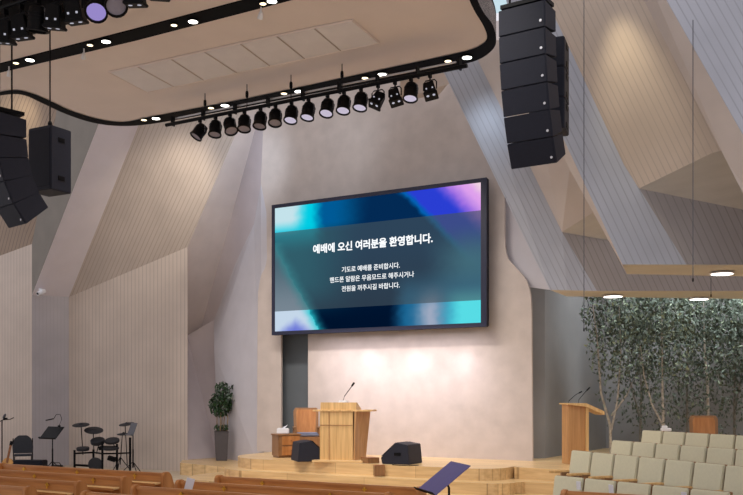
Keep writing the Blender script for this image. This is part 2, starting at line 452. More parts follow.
# black lighting trough that follows the edge
b = MB()
ov = [b.bm.verts.new(cz(*p)) for p in outer]; iv = [b.bm.verts.new(cz(*p)) for p in inner]
o2 = [b.bm.verts.new(cz(*p) + Vector((0,0,0.42))) for p in outer]
for i in range(len(outer)-1):
    b.bm.faces.new((ov[i], ov[i+1], iv[i+1], iv[i]))
    b.bm.faces.new((ov[i], ov[i+1], o2[i+1], o2[i]))
struct(b.build('trim_19', M['slot']), 'black curved lighting slot along the ceiling edge', 'ceiling')
# second straight slot
sl = [cz(-40,77.5,7.995), cz(285,-4.5,7.995), cz(330,-15.5,7.995), cz(330,-29,7.995), cz(230,-1,7.995), cz(-40,64,7.995)]
sl = [cz(-40,82,7.995), cz(0,72.8,7.995), cz(135,41,7.995), cz(270,6,7.995), cz(330,-10,7.995), cz(330,-23,7.995), cz(270,-6.5,7.995), cz(135,29.5,7.995), cz(0,64,7.995), cz(-40,73.5,7.995)]
b = MB(); b.prism(sl, (0,0,0.02)); struct(b.build('trim_20', M['slot']), 'black straight lighting slot across the ceiling', 'ceiling')
# rear enclosing walls behind camera are left open to ambient light

# access panels
tops = [(108,72),(137,66.5),(170,59),(203,51),(238,42.5),(276,34),(316,27),(352,19.5)]
edges_t = [(109,72),(136,65),(171,57),(203.5,50.5),(238,43),(276.5,35),(315,27),(353,19.5)]
edges_b = [(148,92),(175,86),(205,79.5),(236.5,72),(269,66),(305,59),(342.5,50.5),(379,42.5)]
etop = [(109,72),(137,66),(171,58.5),(204,51),(240,43),(276.5,35.5),(314,27.5),(352,20)]
ebot = [(147,92),(174,86.5),(204,80),(237,72.5),(270,65.5),(305,58.5),(341,50.5),(379,42.5)]
npan = 7
for i in range(npan):
    a0, a1 = etop[i], etop[i+1]; c1, c0 = ebot[i+1], ebot[i]
    P = [cz(*p, 7.998) for p in (a0, a1, c1, c0)]
    cen = sum(P, Vector())/4
    Q = [cen + (p-cen)*0.955 for p in P]
    root = thing('ceiling_access_panel', 'grey rectangular ceiling access panel, %s from the left of the row' % ORD[i], 'ceiling panel', cen, 0, 'row of ceiling access panels')
    b = MB(); b.prism([q - cen + Vector((0,0,-0.01)) for q in Q], (0,0,0.02)); b.build('panel', M['access'], root)
    b = MB(); 
    for k in range(4):
        b.tube([P[k]-cen, P[(k+1)%4]-cen], 0.018, 4)
    b.build('frame', M['ceiling'], root)

# downlights in slots
def downlight(px, py, z, r, mat, label, group):
    c = cz(px, py, z)
    t = thing('downlight', label, 'ceiling light', c, 0, group)
    MB().lathe([(r*1.25,0.0),(r*1.25,-0.012),(r,-0.014),(r,0.0)], seg=20).build('trim_ring', M['black'] if z > 7 else M['white'], t)
    MB().lathe([(r,-0.016),(r,-0.005)], seg=20).build('lamp', M[mat], t)
    return t
k = 0
for px, py in [(156,118),(225,105),(299,91),(382,74),(467,57)]:
    downlight(px, py, 7.985, 0.085, 'downlight', 'bright white downlight in the curved edge slot, %s from the left' % ORD[k], 'white downlights in the ceiling edge slot')
    p2_ = [(144,119.5),(211,107.5),(284,93),(365,77.5),(448,60.5)][k]
    downlight(p2_[0], p2_[1], 7.985, 0.06, 'warmlight', 'small warm downlight in the curved edge slot, %s from the left' % ORD[k], 'warm downlights in the ceiling edge slot'); k += 1
k = 0
for a, c in [((30,59.5),(16,62.5)),((106,41),(90,44.5)),((193,21),(174,24.5)),((272,0.5),(263,3))]:
    downlight(a[0], a[1], 7.98, 0.075, 'downlight', 'bright white downlight in the straight ceiling slot, %s from the left' % ORD[k], 'white downlights in the straight slot')
    downlight(c[0], c[1], 7.98, 0.05, 'warmlight', 'small warm downlight in the straight ceiling slot, %s from the left' % ORD[k], 'warm downlights in the straight slot'); k += 1
k = 0
for px, py in [(84,48.5),(9,66.5),(261,7)]:
    c = cz(px, py, 7.985); t = thing('slot_spotlight', 'small white track spotlight in the straight slot, %s' % ['beside the second light pair','near the left edge of the picture','near the top of the picture'][k], 'spotlight', c); k += 1
    MB().tube([(0,0,0),(0,0,-0.09)], 0.012).build('stem', M['white'], t)
    MB().lathe([(0.025,0),(0.045,-0.1),(0.04,-0.1)], (0,0,-0.08), (0.5,0.7,0)).build('head', M['white'], t)
# soffit downlights
for (px, py, lab) in [(722,272.3,'bright round downlight in the front wood soffit at the right'),(613,295.3,'round downlight in the rear wood soffit, left one'),(699,298,'round downlight in the rear wood soffit, right one')]:
    c = ZP(px, py, 3.99); d = 15.0 if py < 280 else 18.4
    t = thing('downlight', lab, 'ceiling light', c + Vector((0,0,-0.01)))
    rr = 0.17 if d < 16 else 0.18
    MB().lathe([(rr*1.15,0),(rr*1.15,-0.02),(rr,-0.02)]).build('trim_ring', M['white'], t)
    MB().lathe([(rr,-0.024),(rr,-0.01)]).build('lamp', M['downlight'], t)

# ================================================================ SCREEN
YSC = 17.55
A_ = YP(272.3,204.5,YSC); B_ = YP(487,178.5,YSC); Cc = YP(487,327.5,YSC)
sx0, sx1 = A_.x, B_.x; sz1 = 0.5*(A_.z+B_.z); sz0 = 0.5*(YP(272.3,334.5,YSC).z + Cc.z)
sw, sh = sx1-sx0, sz1-sz0
scr = thing('led_screen', 'huge flat screen with teal and blue picture and white Korean text on the centre wall', 'screen', ((sx0+sx1)/2, YSC, sz0))
MB().box((0,0.06,sh/2),(sw,0.12,sh)).build('housing', M['speaker'], scr, bevel=0.02)
fw = 0.085
b = MB()
b.box((0,-0.012,fw/2),(sw,0.03,fw)); b.box((0,-0.012,sh-fw/2),(sw,0.03,fw)); b.box((-sw/2+fw/2,-0.012,sh/2),(fw,0.03,sh-2*fw)); b.box((sw/2-fw*0.75,-0.012,sh/2),(fw*1.5,0.03,sh-2*fw))
b.build('bezel', plaster('bezel_dark', (36,38,58), 0.03, 5, 0.4), scr)
def mixc(a, b_, t):
    t = max(0, min(1, t)); return tuple(a[i]*(1-t)+b_[i]*t for i in range(3))
def sst(a, b_, x):
    t = max(0, min(1, (x-a)/(b_-a))); return t*t*(3-2*t)
def scr_col(u, v):
    # v: 0 bottom, 1 top ; colours in sRGB 0..255
    navy = (3,42,84)
    c = mixc((0,18,44), navy, sst(0.0, 0.8, v))
    # teal body on the left, white-cyan at the top left corner
    g = 1 - sst(0.1, 0.5, u)
    c = mixc(c, (10,110,130), 0.95*g*sst(0.05,0.4,v))
    c = mixc(c, (0,90,150), (1-sst(0.3,0.5,u))*sst(0.75,0.85,v))
    c = mixc(c, (0,205,228), (1-sst(0.19,0.27,u))*sst(0.6,0.85,v))
    c = mixc(c, (196,226,234), (1-sst(0.1,0.2,u+0.1*(1-v)))*sst(0.75,0.9,v))
    # lower-left pale triangle with turquoise edge
    e = u - (0.235 - 0.34*v)            # diagonal edge
    if v < 0.72:
        if e < 0:
            pale = mixc((196,214,232), (108,120,215), sst(0.12,0.0,abs(u-0.11)+v*0.9) if v < 0.2 else 0)
            pale = mixc(pale, (86,130,150), sst(0.15,0.6,v))
            c = mixc(pale, c, sst(-0.0,0.01,e))
        glow = max(0, 1-abs(e)/0.06)
        c = mixc(c, (40,200,210), 0.8*glow**1.5)
    # upper right diagonal: blue, violet, pink, cream
    q = u - (0.64 + 0.62*(1-v)*1.0)
    q2 = u + 0.0 - 0.66 - (1-v)*0.55
    if v > 0.3:
        k_ = sst(0.25,0.75,v)
        c = mixc(c, (42,62,210), k_*sst(-0.02,0.015,q2))
        c = mixc(c, (0,110,190), k_*0.8*max(0,1-abs(q2+0.005)/0.03))
        c = mixc(c, (150,105,225), k_*sst(0.12,0.2,q2+0.16*(1-v)*0))
        c = mixc(c, (222,160,236), k_*sst(0.17,0.26,q2))
        c = mixc(c, (240,212,226), k_*sst(0.26,0.33,q2))
    # right side teal and bottom right cyan
    c = mixc(c, (60,150,175), 0.9*sst(0.72,0.95,u)*(1-sst(0.45,0.75,v)))
    c = mixc(c, (30,120,170), 0.8*sst(0.58,0.68,u)*(1-sst(0.2,0.45,v)))
    c = mixc(c, (172,176,196), 0.9*math.exp(-((u-0.78)/0.06)**2)*(1-sst(0.1,0.35,v)))
    c = mixc(c, (90,225,232), 0.95*sst(0.8,0.92,u)*(1-sst(0.15,0.3,v)))
    # translucent grey text band
    if 0.165 < v < 0.80:
        c = mixc(c, (72,84,92), 0.62)
    return c
nx, nz = 240, 136
iw0, iw1, ih0, ih1 = -sw/2+fw, sw/2-fw*1.5, fw, sh-fw
me = bpy.data.meshes.new('picture')
vs = [(iw0+(iw1-iw0)*i/nx, -0.008, ih0+(ih1-ih0)*j/nz) for j in range(nz+1) for i in range(nx+1)]
fs = [(j*(nx+1)+i, j*(nx+1)+i+1, (j+1)*(nx+1)+i+1, (j+1)*(nx+1)+i) for j in range(nz) for i in range(nx)]
me.from_pydata(vs, [], fs)
ca = me.color_attributes.new('picture_colour', 'FLOAT_COLOR', 'CORNER')
li = 0
from mathutils import noise as mnoise
cols = []
for j in range(nz):
    for i in range(nx):
        u, v = (i+0.5)/nx, (j+0.5)/nz
        w1 = mnoise.noise(Vector((u*9, v*6, 0)))*0.012; w2 = mnoise.noise(Vector((u*40, v*26, 5)))*0.008
        c = lin(scr_col(u+w1+w2, v))
        if 0.165 < v < 0.80 and False: pass
        cols.extend(list(c)*4)
ca.data.foreach_set('color', cols)
m = bpy.data.materials.new('screen_picture'); m.use_nodes = True; nt = m.node_tree; nt.nodes.clear()
at_ = nt.nodes.new('ShaderNodeAttribute'); at_.attribute_name = 'picture_colour'
e_ = nt.nodes.new('ShaderNodeEmission'); e_.inputs['Strength'].default_value = 1.0
o_ = nt.nodes.new('ShaderNodeOutputMaterial'); nt.links.new(at_.outputs['Color'], e_.inputs['Color']); nt.links.new(e_.outputs[0], o_.inputs[0])
me.materials.append(m); po = bpy.data.objects.new('picture', me); COL.objects.link(po); po.parent = scr
def text_line(s, u, v, width, bold):
    cu = bpy.data.curves.new('caption', 'FONT'); cu.body = s; cu.align_x = 'CENTER'; cu.align_y = 'CENTER'; cu.size = 0.3; cu.offset = bold; cu.extrude = 0.001
    o = bpy.data.objects.new('caption', cu); COL.objects.link(o)
    bpy.context.view_layer.update()
    me = bpy.data.meshes.new_from_object(o.evaluated_get(bpy.context.evaluated_depsgraph_get()))
    bpy.data.objects.remove(o)
    xs = [v_.co.x for v_ in me.vertices]
    wd = max(xs)-min(xs) if xs else 1
    k_ = width*(iw1-iw0)/wd; mx_ = (max(xs)+min(xs))/2
    yy = [v_.co.y for v_ in me.vertices]; my_ = (max(yy)+min(yy))/2
    for v_ in me.vertices: v_.co = Vector(((v_.co.x-mx_)*k_, (v_.co.y-my_)*k_, v_.co.z))
    me.materials.clear(); me.materials.append(M['letters'])
    t = bpy.data.objects.new('caption', me); COL.objects.link(t); t.parent = scr
    t.rotation_euler = (PI/2, 0, 0); t.location = (iw0+(iw1-iw0)*u, -0.014, ih0+(ih1-ih0)*v)
text_line('예배에 오신 여러분을 환영합니다.', 0.497, 0.638, 0.582, 0.009)
text_line('기도로 예배를 준비합시다.', 0.495, 0.458, 0.283, 0.003)
text_line('핸드폰 알람은 무음모드로 해주시거나', 0.498, 0.383, 0.41, 0.003)
text_line('전원을 꺼주시길 바랍니다.', 0.495, 0.309, 0.283, 0.003)

# ================================================================ STAGE LIGHTS
def fixture_parts(t, kind, lens, aim):
    """kind: 'par' round can, 'box' led box. Hangs from z=0 down."""
    b = MB(); b.box((0,0,-0.02),(0.05,0.07,0.07)); b.tube([(0,0,-0.04),(0,0,-0.1)],0.015); b.build('clamp', M['black'], t)
    b = MB()
    b.tube([(-0.13,0,-0.27),(-0.13,0,-0.14),(-0.09,0,-0.1),(0.09,0,-0.1),(0.13,0,-0.14),(0.13,0,-0.27)], 0.012, 6)
    b.build('yoke', M['steel'] if kind == 'par' else M['black'], t)
    R = Euler(aim)
    if kind == 'par':
        h = MB().lathe([(0.06,0.15),(0.105,0.13),(0.122,0.06),(0.125,-0.05),(0.13,-0.14),(0.142,-0.145),(0.142,-0.17),(0.118,-0.17),(0.115,-0.14)], seg=18).build('can', M['black'], t, smooth=True)
        for q in range(4):
            pass
        h.location = (0,0,-0.23); h.rotation_euler = R
        MB().lathe([(0.116,-0.146),(0.116,-0.142)], seg=18).build('lens', M[lens], h)
        b = MB()
        for z_ in (-0.03,0.01,0.05): b.lathe([(0.132,z_),(0.132,z_+0.012)], seg=18)
        b.build('cooling_fins', M['black'], h)
    else:
        b = MB(); b.box((0,0,0.0),(0.22,0.2,0.26), taper=0.8); b.box((0,0,-0.14),(0.25,0.23,0.04))
        h = b.build('housing', M['black'], t, bevel=0.01); h.location = (0,0,-0.27); h.rotation_euler = R
        for x_ in (-0.055,0.055):
            MB().lathe([(0.026,-0.162),(0.026,-0.158)], (x_,-0.03,0), seg=10).build('led', M['led'], h)
            MB().box((x_,-0.113,-0.06),(0.024,0.01,0.024)).build('led', M['led'], h)

ybar = 14.12; zbar = 7.52
def on_bar(px, y=ybar, z=zbar): 
    p = YP(px, 395, y); return Vector((p.x, y, z))
L_ = on_bar(166); R_ = on_bar(467)
bar = thing('lighting_bar', 'long black lighting bar hung under the ceiling edge in front of the screen wall', 'lighting bar', ((L_.x+R_.x)/2, ybar, zbar))
hx = (R_.x-L_.x)/2
MB().tube([(-hx,0,0),(hx,0,0)],0.035,10).build('pipe', M['black'], bar)
MB().tube([(-hx+0.05,0.1,0.14),(hx-0.25,0.1,0.14)],0.018,8).build('cable_rail', M['silver'], bar)
for q in range(9):
    x_ = -hx+0.15+q*(2*hx-0.3)/8; MB().box((x_,0.04,0.07),(0.03,0.1,0.2)).build('bracket', M['black'], bar)
for px in (205,247,291,342):
    x_ = on_bar(px).x-bar.location.x
    MB().tube([(x_,0.0,0),(x_,0.0,ZC-zbar-0.0)],0.009,6).build('drop_rod', M['black'], bar)
    MB().lathe([(0.02,0),(0.03,0.03),(0.03,0.1),(0.02,0.13)],(x_,0,0.22),seg=10).build('turnbuckle', M['black'], bar)
xs = [200,215.5,230,244.5,260.5,275.5,291.5,308.5,327.5,344,361,378,395,411,430]
ry = [0.5,0.0,-0.35,-0.05,0.05,-0.05,0.05,0.1,0.08,0.05,0.1,0.45,-0.25,0.05,-0.2]
kd = ['par']*11+['box','box','par','box']
ls = ['lensoff']*4+['lensoff','lensoff']+['lenspale']*5+['lensoff','lensoff','lenspale','lensoff']
for i, px in enumerate(xs):
    t = thing('stage_spotlight', 'black stage spotlight on the far lighting bar, %s from the left' % ORD[i], 'stage light', on_bar(px)+Vector((0,0,-0.03)), 0, 'spotlights on the far lighting bar')
    fixture_parts(t, kd[i], ls[i], (-0.35 + 0.06*math.sin(i*2.1), ry[i], 0.35))
    t.scale = (0.95,)*3

# near bar, top left
yb2 = 8.75; zb2 = 7.58
L_ = on_bar(-25, yb2, zb2); R_ = on_bar(205, yb2, zb2)
# keep the lights a little below the frame's top edge
bar2 = thing('lighting_truss', 'black lighting truss crossing the upper left corner', 'lighting bar', ((L_.x+R_.x)/2, yb2, zb2))
hx = (R_.x-L_.x)/2
MB().tube([(-hx,0,0),(hx,0,0)],0.03,8).build('lower_pipe', M['black'], bar2)
MB().tube([(-hx,0,0.3),(hx,0,0.3)],0.03,8).build('upper_pipe', M['black'], bar2)
b = MB(); n_ = 16
for q in range(n_):
    x0_ = -hx+q*2*hx/n_; b.tube([(x0_,0,0),(x0_+hx/n_,0,0.3),(x0_+2*hx/n_,0,0)],0.014,5)
b.build('lattice', M['black'], bar2)
MB().box((-hx+1.0,0.3,-0.02),(2.0,0.06,0.62)).build('black_drape', M['black'], bar2)
near = [(5,'box',0.1,0),(21,'box',-0.1,0),(38,'par',0.1,0),(55,'box',0.1,0),(75,'box',-0.1,0),(97,'par',-0.25,'lenspurple'),(115,'par',-0.45,'lensoff'),(135,'box',0,0),(158,'box',0.1,0),(181,'par',0.2,'lensoff')]
for i,(px,kd_,r_,ln) in enumerate(near):
    t = thing('stage_spotlight', 'large black stage light on the upper left truss, %s from the left' % ORD[i], 'stage light', on_bar(px, yb2, zb2)+Vector((0,0,-0.14 if ln else -0.06)), 0, 'stage lights on the upper left truss')
    fixture_parts(t, kd_, ln or 'black', ((-0.7 if ln else 0.15), r_, 0.45))
    t.scale = (1.08,)*3

# ================================================================ LINE ARRAYS
def line_array(name, label, centre_top, rz, n, w, h, dpt, ang0, ang1, hang):
    t = thing(name, label, 'hanging loudspeaker', centre_top, rz)
    p = Vector((0,0,0))
    b = MB(); b.box((0,0,0.05),(w*0.95,dpt*0.9,0.05)); b.tube([(-w*0.3,-dpt*.3,0.05),(-w*0.3,-dpt*.3,hang)],0.014,6); b.tube([(w*0.3,-dpt*.3,0.05),(w*0.3,-dpt*.3,hang)],0.014,6); b.tube([(0,dpt*.3,0.05),(0,dpt*.3,hang)],0.014,6)
    b.build('flying_frame', M['black'], t)
    P = Vector((0,-dpt/2,0))
    for i in range(n):
        a = ang0 + (ang1-ang0)*(i/(n-1))**1.3
        R = Euler((a,0,0)).to_matrix()
        c = MB()
        c.prism([R @ Vector(q) + P for q in [(-w/2,0,-0.004),(-w/2,0,-h+0.004),(-w/2,dpt,-h*0.88),(-w/2,dpt,-h*0.10)]], (w,0,0))
        o = c.build('cabinet', M['speaker2'], t, bevel=0.006)
        g = MB(); g.prism([R @ Vector(q) + P for q in [(-w/2+0.015,-0.008,-0.012),(w/2-0.015,-0.008,-0.012),(w/2-0.015,-0.008,-h+0.012),(-w/2+0.015,-0.008,-h+0.012)]], R @ Vector((0,0.012,0)))
        g.build('grille', M['speaker'], o)
        g = MB(); g.lathe([(0.018,0),(0.018,0.006)], R @ Vector((w/2-0.06,-0.012,-h*0.75)) + P, (PI/2,0,0), 8); g.build('badge', M['silver'], o)
        P = P + R @ Vector((0,0,-h))
    return t
def sub_stack(label, c, rz, n, w, h, dpt, hang):
    t = thing('hanging_subwoofer', label, 'hanging loudspeaker', c, rz)
    for i in range(n):
        o = MB().box((0,0,-h/2-i*h*1.01),(w,dpt,h)).build('cabinet', M['speaker2'], t, bevel=0.012)
        MB().box((0,-dpt/2-0.004,-h/2-i*h*1.01),(w*0.92,0.012,h*0.9)).build('grille', M['speaker'], o)
        for s_ in (-1,1): MB().box((w/2+0.003,0.0,-h/2-i*h*1.01+s_*h*0.3),(0.012,dpt*0.3,0.07)).build('handle', M['black'], o)
    MB().tube([(0,0,0),(0,0,hang)],0.012,6).build('hanging_rod', M['black'], t)
    MB().lathe([(0.02,0),(0.035,0.03),(0.035,0.09),(0.02,0.12)],(0,0,0.02),seg=10).build('turnbuckle', M['black'], t)
    return t
cam_yaw = math.atan2(0.505, 0.863)
# right array: D 12
line_array('line_array_speaker', 'curved black stack of six loudspeaker cabinets hanging right of the screen', G(527,12.2,0)+Vector((0,0,2+(395-10)/F*12.2)), cam_yaw-0.58, 6, 0.66, 0.348, 0.36, 0.02, 0.42, 1.2)
sub_stack('black speaker block hanging behind the right curved stack', G(549,13.1,2+(395-38)/F*12.9), cam_yaw-0.35, 3, 0.5, 0.425, 0.45, 1.0)
line_array('line_array_speaker', 'curved black stack of loudspeaker cabinets hanging at the left edge', G(3,13.6,0)+Vector((0,0,2+(395-118)/F*13.6)), cam_yaw-0.75, 5, 0.56, 0.335, 0.45, 0.0, 0.62, 1.9)
sub_stack('black speaker block hanging behind the left curved stack', G(50,14.6,2+(395-130)/F*14.6), cam_yaw-0.5, 1, 0.5, 1.0, 0.42, 1.8)

# ================================================================ STAGE FURNITURE
ZS = 0.65
# --- central lectern
lc = thing('lectern', 'light wood lectern with wide flat top board and microphone at centre stage', 'lectern', G(343,18.75,ZS), 0)
lc.rotation_euler = (0,0,cam_yaw-0.22)
MB().box((-0.02,0,0.02),(1.05,0.8,0.04)).build('plinth', M['riser'], lc, bevel=0.005)
b = MB(); b.prism([(-0.42,-0.22,0.04),(0.26,-0.22,0.04),(0.26,-0.22,1.02),(-0.42,-0.22,1.02)], (0,0.03,0)); b.build('front_panel', M['lectern'], lc)
b = MB(); b.box((-0.405,0,0.53),(0.05,0.42,0.98)); b.build('side_panel', M['lectern'], lc)
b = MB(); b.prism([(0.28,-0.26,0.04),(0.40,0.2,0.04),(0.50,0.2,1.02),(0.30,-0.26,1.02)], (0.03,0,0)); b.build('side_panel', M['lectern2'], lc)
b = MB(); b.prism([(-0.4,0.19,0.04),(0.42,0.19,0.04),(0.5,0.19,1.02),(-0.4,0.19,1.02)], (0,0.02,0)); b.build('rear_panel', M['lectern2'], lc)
MB().box((-0.23,-0.236,0.53),(0.012,0.006,0.98)).build('seam', M['brownwood'], lc)
MB().box((-0.08,-0.236,0.74),(0.68,0.006,0.012)).build('seam', M['brownwood'], lc)
MB().box((0.04,0.0,1.035),(1.22,0.5,0.035)).build('top_board', M['lectern'], lc, bevel=0.004)
b = MB(); b.prism([(-0.42,-0.2,1.05),(-0.42,-0.2,1.2),(-0.42,-0.15,1.2),(-0.42,0.2,1.08),(-0.42,0.2,1.05)], (0.75,0,0)); b.build('reading_desk', M['lectern'], lc)
mic = MB(); mic.box((0.04,-0.14,1.215),(0.17,0.1,0.05)); mb_ = mic.build('microphone_base', M['white'], lc, bevel=0.01)
b = MB(); b.tube([(0.04,-0.14,1.24),(0.07,-0.14,1.33),(0.16,-0.14,1.45),(0.24,-0.14,1.55)],0.008,6); b.tube([(0.22,-0.14,1.53),(0.27,-0.14,1.6)],0.02,8); b.build('gooseneck_microphone', M['black'], lc)

# --- side cabinet
sc = thing('side_table', 'small wooden two-drawer side table left of the wedge speaker', 'side table', G(286,20.0,ZS), cam_yaw+0.45)
b = MB(); b.box((0,0,0.26),(0.5,0.42,0.44)); b.box((0,0,0.495),(0.54,0.46,0.03)); b.box((0,0,0.02),(0.46,0.38,0.04)); b.build('carcass', M['orangewood'], sc, bevel=0.005)
for z_ in (0.15,0.37):
    dr = MB().box((0.03,-0.215,z_),(0.4,0.02,0.19)).build('drawer', M['pewend'], sc, bevel=0.006)
    MB().lathe([(0.006,0),(0.014,0.015),(0.012,0.025)],(0.03,-0.225,z_),(PI/2,0,0),10).build('knob', M['brownwood'], dr)
tb = thing('tissue_box', 'white tissue box with a tissue sticking out on the side table', 'tissue box', G(283,20.0,ZS+0.51), cam_yaw)
MB().box((0,0,0.06),(0.26,0.14,0.12)).build('box', M['white'], tb, bevel=0.015)
b = MB(); b.prism([(-0.02,0,0.12),(0.04,0,0.12),(0.11,0.02,0.2),(0.06,0.01,0.17),(0.02,0,0.15)],(0,0.02,0)); b.build('tissue', M['paper'], tb)

# --- pulpit chairs
def pulpit_chair(label, loc, rz):
    t = thing('pulpit_chair', label, 'chair', loc, rz)
    b = MB(); prof = [(-0.27,0.42),(-0.29,0.98),(-0.25,1.06),(0.25,1.06),(0.29,0.98),(0.27,0.42)]
    b.prism([(x, 0.22+(z-0.42)*0.12, z) for x, z in prof], (0,0.05,0)); bk = b.build('backrest', M['orangewood'], t, bevel=0.012)
    b = MB(); b.prism([(x*0.78, 0.212+(z-0.42)*0.12, 0.42+(z-0.42)*0.86+0.05) for x, z in prof], (0,0.01,0)); b.build('back_inset', M['pewend'], bk)
    MB().box((0,0,0.38),(0.56,0.5,0.08)).build('seat_frame', M['orangewood'], t, bevel=0.01)
    MB().box((0,-0.02,0.46),(0.5,0.46,0.09)).build('seat_cushion', M['cushion'], t, bevel=0.03)
    for sx in (-1,1):
        MB().box((sx*0.28,0.0,0.62),(0.06,0.5,0.04)).build('armrest', M['orangewood'], t, bevel=0.01)
        for sy in (-1,1): MB().box((sx*0.28,sy*0.22,0.31 if sy < 0 else 0.31),(0.05,0.05,0.62)).build('leg', M['orangewood'], t, bevel=0.005)
    MB().box((0,-0.24,0.2),(0.5,0.02,0.3)).build('front_board', M['orangewood'], t)
    return t
pulpit_chair('brown wooden armchair with blue-grey cushion behind the central lectern', G(307,20.75,ZS), cam_yaw+0.15)
pc = pulpit_chair('brown wooden chair back rising behind the rear choir row in front of the trees', G(709,18.3,ZS-0.0), cam_yaw)
pc.location.z = 2-(438-395)/F*18.3 - 0.62

# --- floor monitor wedges
def wedge(label, loc, rz):
    t = thing('floor_monitor_speaker', label, 'loudspeaker', loc, rz)
    prof = [(-0.28,0.0),(-0.31,0.12),(0.02,0.42),(0.26,0.38),(0.30,0.0)]
    MB().prism([(-0.33,y,z) for y, z in prof], (0.66,0,0)).build('cabinet', M['speaker2'], t, bevel=0.008)
    n = Vector((0,-0.3,0.33)).normalized()
    b = MB(); b.prism([Vector(p)+n*0.012 for p in [(-0.3,-0.30,0.14),(0.3,-0.30,0.14),(0.3,0.0,0.405),(-0.3,0.0,0.405)]], n*0.008); b.build('grille', M['speaker'], t)
    MB().box((0.335,0.05,0.2),(0.012,0.14,0.06)).build('handle', M['black'], t)
    return t
wedge('black wedge floor monitor left of the central lectern', G(308.5,18.95,ZS), cam_yaw+PI/2+0.3)
w2 = wedge('black wedge floor monitor right of the central lectern', G(402,18.2,ZS), cam_yaw-PI/2-0.45)
cu = thing('speaker_cable', 'thin black cable lying before the right wedge floor monitor', 'cable', G(402,17.6,ZS+0.01))
MB().tube([(-0.3,0.2,0),(-0.2,-0.02,0),(0.0,-0.1,0),(0.2,-0.02,0),(0.28,0.15,0)],0.008,5).build('cord', M['black'], cu)

# wooden blocks
def block(label, px, d, z, w, dpt, h, rz):
    t = thing('wooden_step_block', label, 'wooden block', G(px,d,z), rz)
    MB().box((0,0,h/2),(w,dpt,h)).build('body', M['orangewood'], t, bevel=0.006)
    MB().box((0,0,h+0.006),(w*1.0,dpt,0.012)).build('top_board', M['brownwood'], t)
block('low brown wooden block on the platform right of the lectern base', 370,18.3,ZS,0.26,0.3,0.1,cam_yaw+0.5)
block('small brown wooden block on the stage step below the lectern', 379,17.75,0.44,0.2,0.12,0.2,cam_yaw+0.3)

# --- right lectern
rl = thing('lectern', 'tall narrow wooden lectern seen from the side near the trees', 'lectern', G(575,18.1,ZS), 0)
rl.rotation_euler = (0,0,cam_yaw+0.10)
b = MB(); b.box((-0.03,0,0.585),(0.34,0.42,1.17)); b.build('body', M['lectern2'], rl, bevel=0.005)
MB().box((0.165,-0.235,0.56),(0.05,0.05,1.12)).build('corner_post', M['lectern'], rl)
b = MB(); b.prism([(-0.23,-0.28,1.19),(0.14,-0.28,1.19),(0.50,-0.28,1.03),(0.50,-0.28,0.96),(0.14,-0.28,1.12),(-0.23,-0.28,1.165)], (0,0.56,0)); b.build('sloping_top', M['lectern'], rl)
b = MB()
b.tube([(-0.14,0,1.16),(-0.12,0,1.24),(0.02,0,1.36),(0.1,0,1.40)],0.006,5); b.tube([(0.08,0,1.39),(0.14,0,1.42)],0.014,6)
b.tube([(0.06,0,1.16),(0.08,0,1.26),(0.18,0,1.38),(0.26,0,1.46)],0.006,5); b.tube([(0.24,0,1.44),(0.3,0,1.5)],0.014,6)
b.build('gooseneck_microphones', M['black'], rl)

# ================================================================ PLANTS
def leaf_cloud(b, centre, rad, n, size, mats_n, rng, thin=None):
    for _ in range(n):
        while True:
            p = Vector((rng.uniform(-1,1), rng.uniform(-1,1), rng.uniform(-1,1)))
            if p.length < 1: break
        p = Vector((p.x*rad[0], p.y*rad[1], p.z*rad[2])) + Vector(centre)
        s_ = size * rng.uniform(0.6,1.3)
        R = Euler((rng.uniform(0,2*PI), rng.uniform(0,2*PI), rng.uniform(0,2*PI))).to_matrix()
        q = [R @ Vector(v)*s_ + p for v in [(-0.5,0,0),(0,-0.24,0.05),(0.5,0,0),(0,0.24,0.05)]]
        vs_ = [b.bm.verts.new(v) for v in q]
        f = b.bm.faces.new(vs_)
        r = rng.random()
        f.material_index = 0 if r < mats_n[0] else (1 if r < mats_n[1] else 2)

def raw_build(b, name, mats, parent):
    me = bpy.data.meshes.new(name); b.bm.to_mesh(me); b.bm.free()
    for k_ in mats: me.materials.append(k_)
    o = bpy.data.objects.new(name, me); COL.objects.link(o); o.parent = parent; return o

# potted ficus
pf = thing('potted_ficus', 'potted ficus in a tall dark square pot left of the stage', 'plant', G(221.5,23.9,0.30), cam_yaw+0.2)
b = MB(); b.box((0,0,0.37),(0.28,0.28,0.74), taper=1.28); b.box((0,0,0.745),(0.38,0.38,0.03)); b.build('pot', M['pot'], pf, bevel=0.01)
MB().box((0,0,0.765),(0.32,0.32,0.02)).build('soil', M['soil'], pf)
b = MB()
for i,(x_,y_) in enumerate([(-0.12,0.05),(-0.04,-0.08),(0.05,0.06),(0.13,-0.03),(0.0,0.1)]):
    b.tube([(x_,y_,0.76),(x_*1.1+0.02,y_,1.1),(x_*0.9,y_,1.35),(x_*1.6,y_*1.5,1.7)],0.016,6,0.008)
b.build('stems', M['ficustrunk'], pf)
rng = random.Random(3); b = MB()
leaf_cloud(b,(0,0,0.84),(0.2,0.2,0.1),60,0.12,(0.6,0.9),rng)
leaf_cloud(b,(-0.02,0,1.42),(0.3,0.28,0.3),520,0.11,(0.6,0.9),rng)
leaf_cloud(b,(0.05,0,1.62),(0.33,0.3,0.24),330,0.12,(0.6,0.9),rng)
leaf_cloud(b,(0.02,0,1.88),(0.2,0.2,0.16),120,0.11,(0.6,0.9),rng)
leaf_cloud(b,(0.33,0,1.9),(0.14,0.1,0.08),36,0.12,(0.6,0.9),rng)
raw_build(b, 'foliage', [M['leafF'], M['leafA'], M['leafB']], pf)

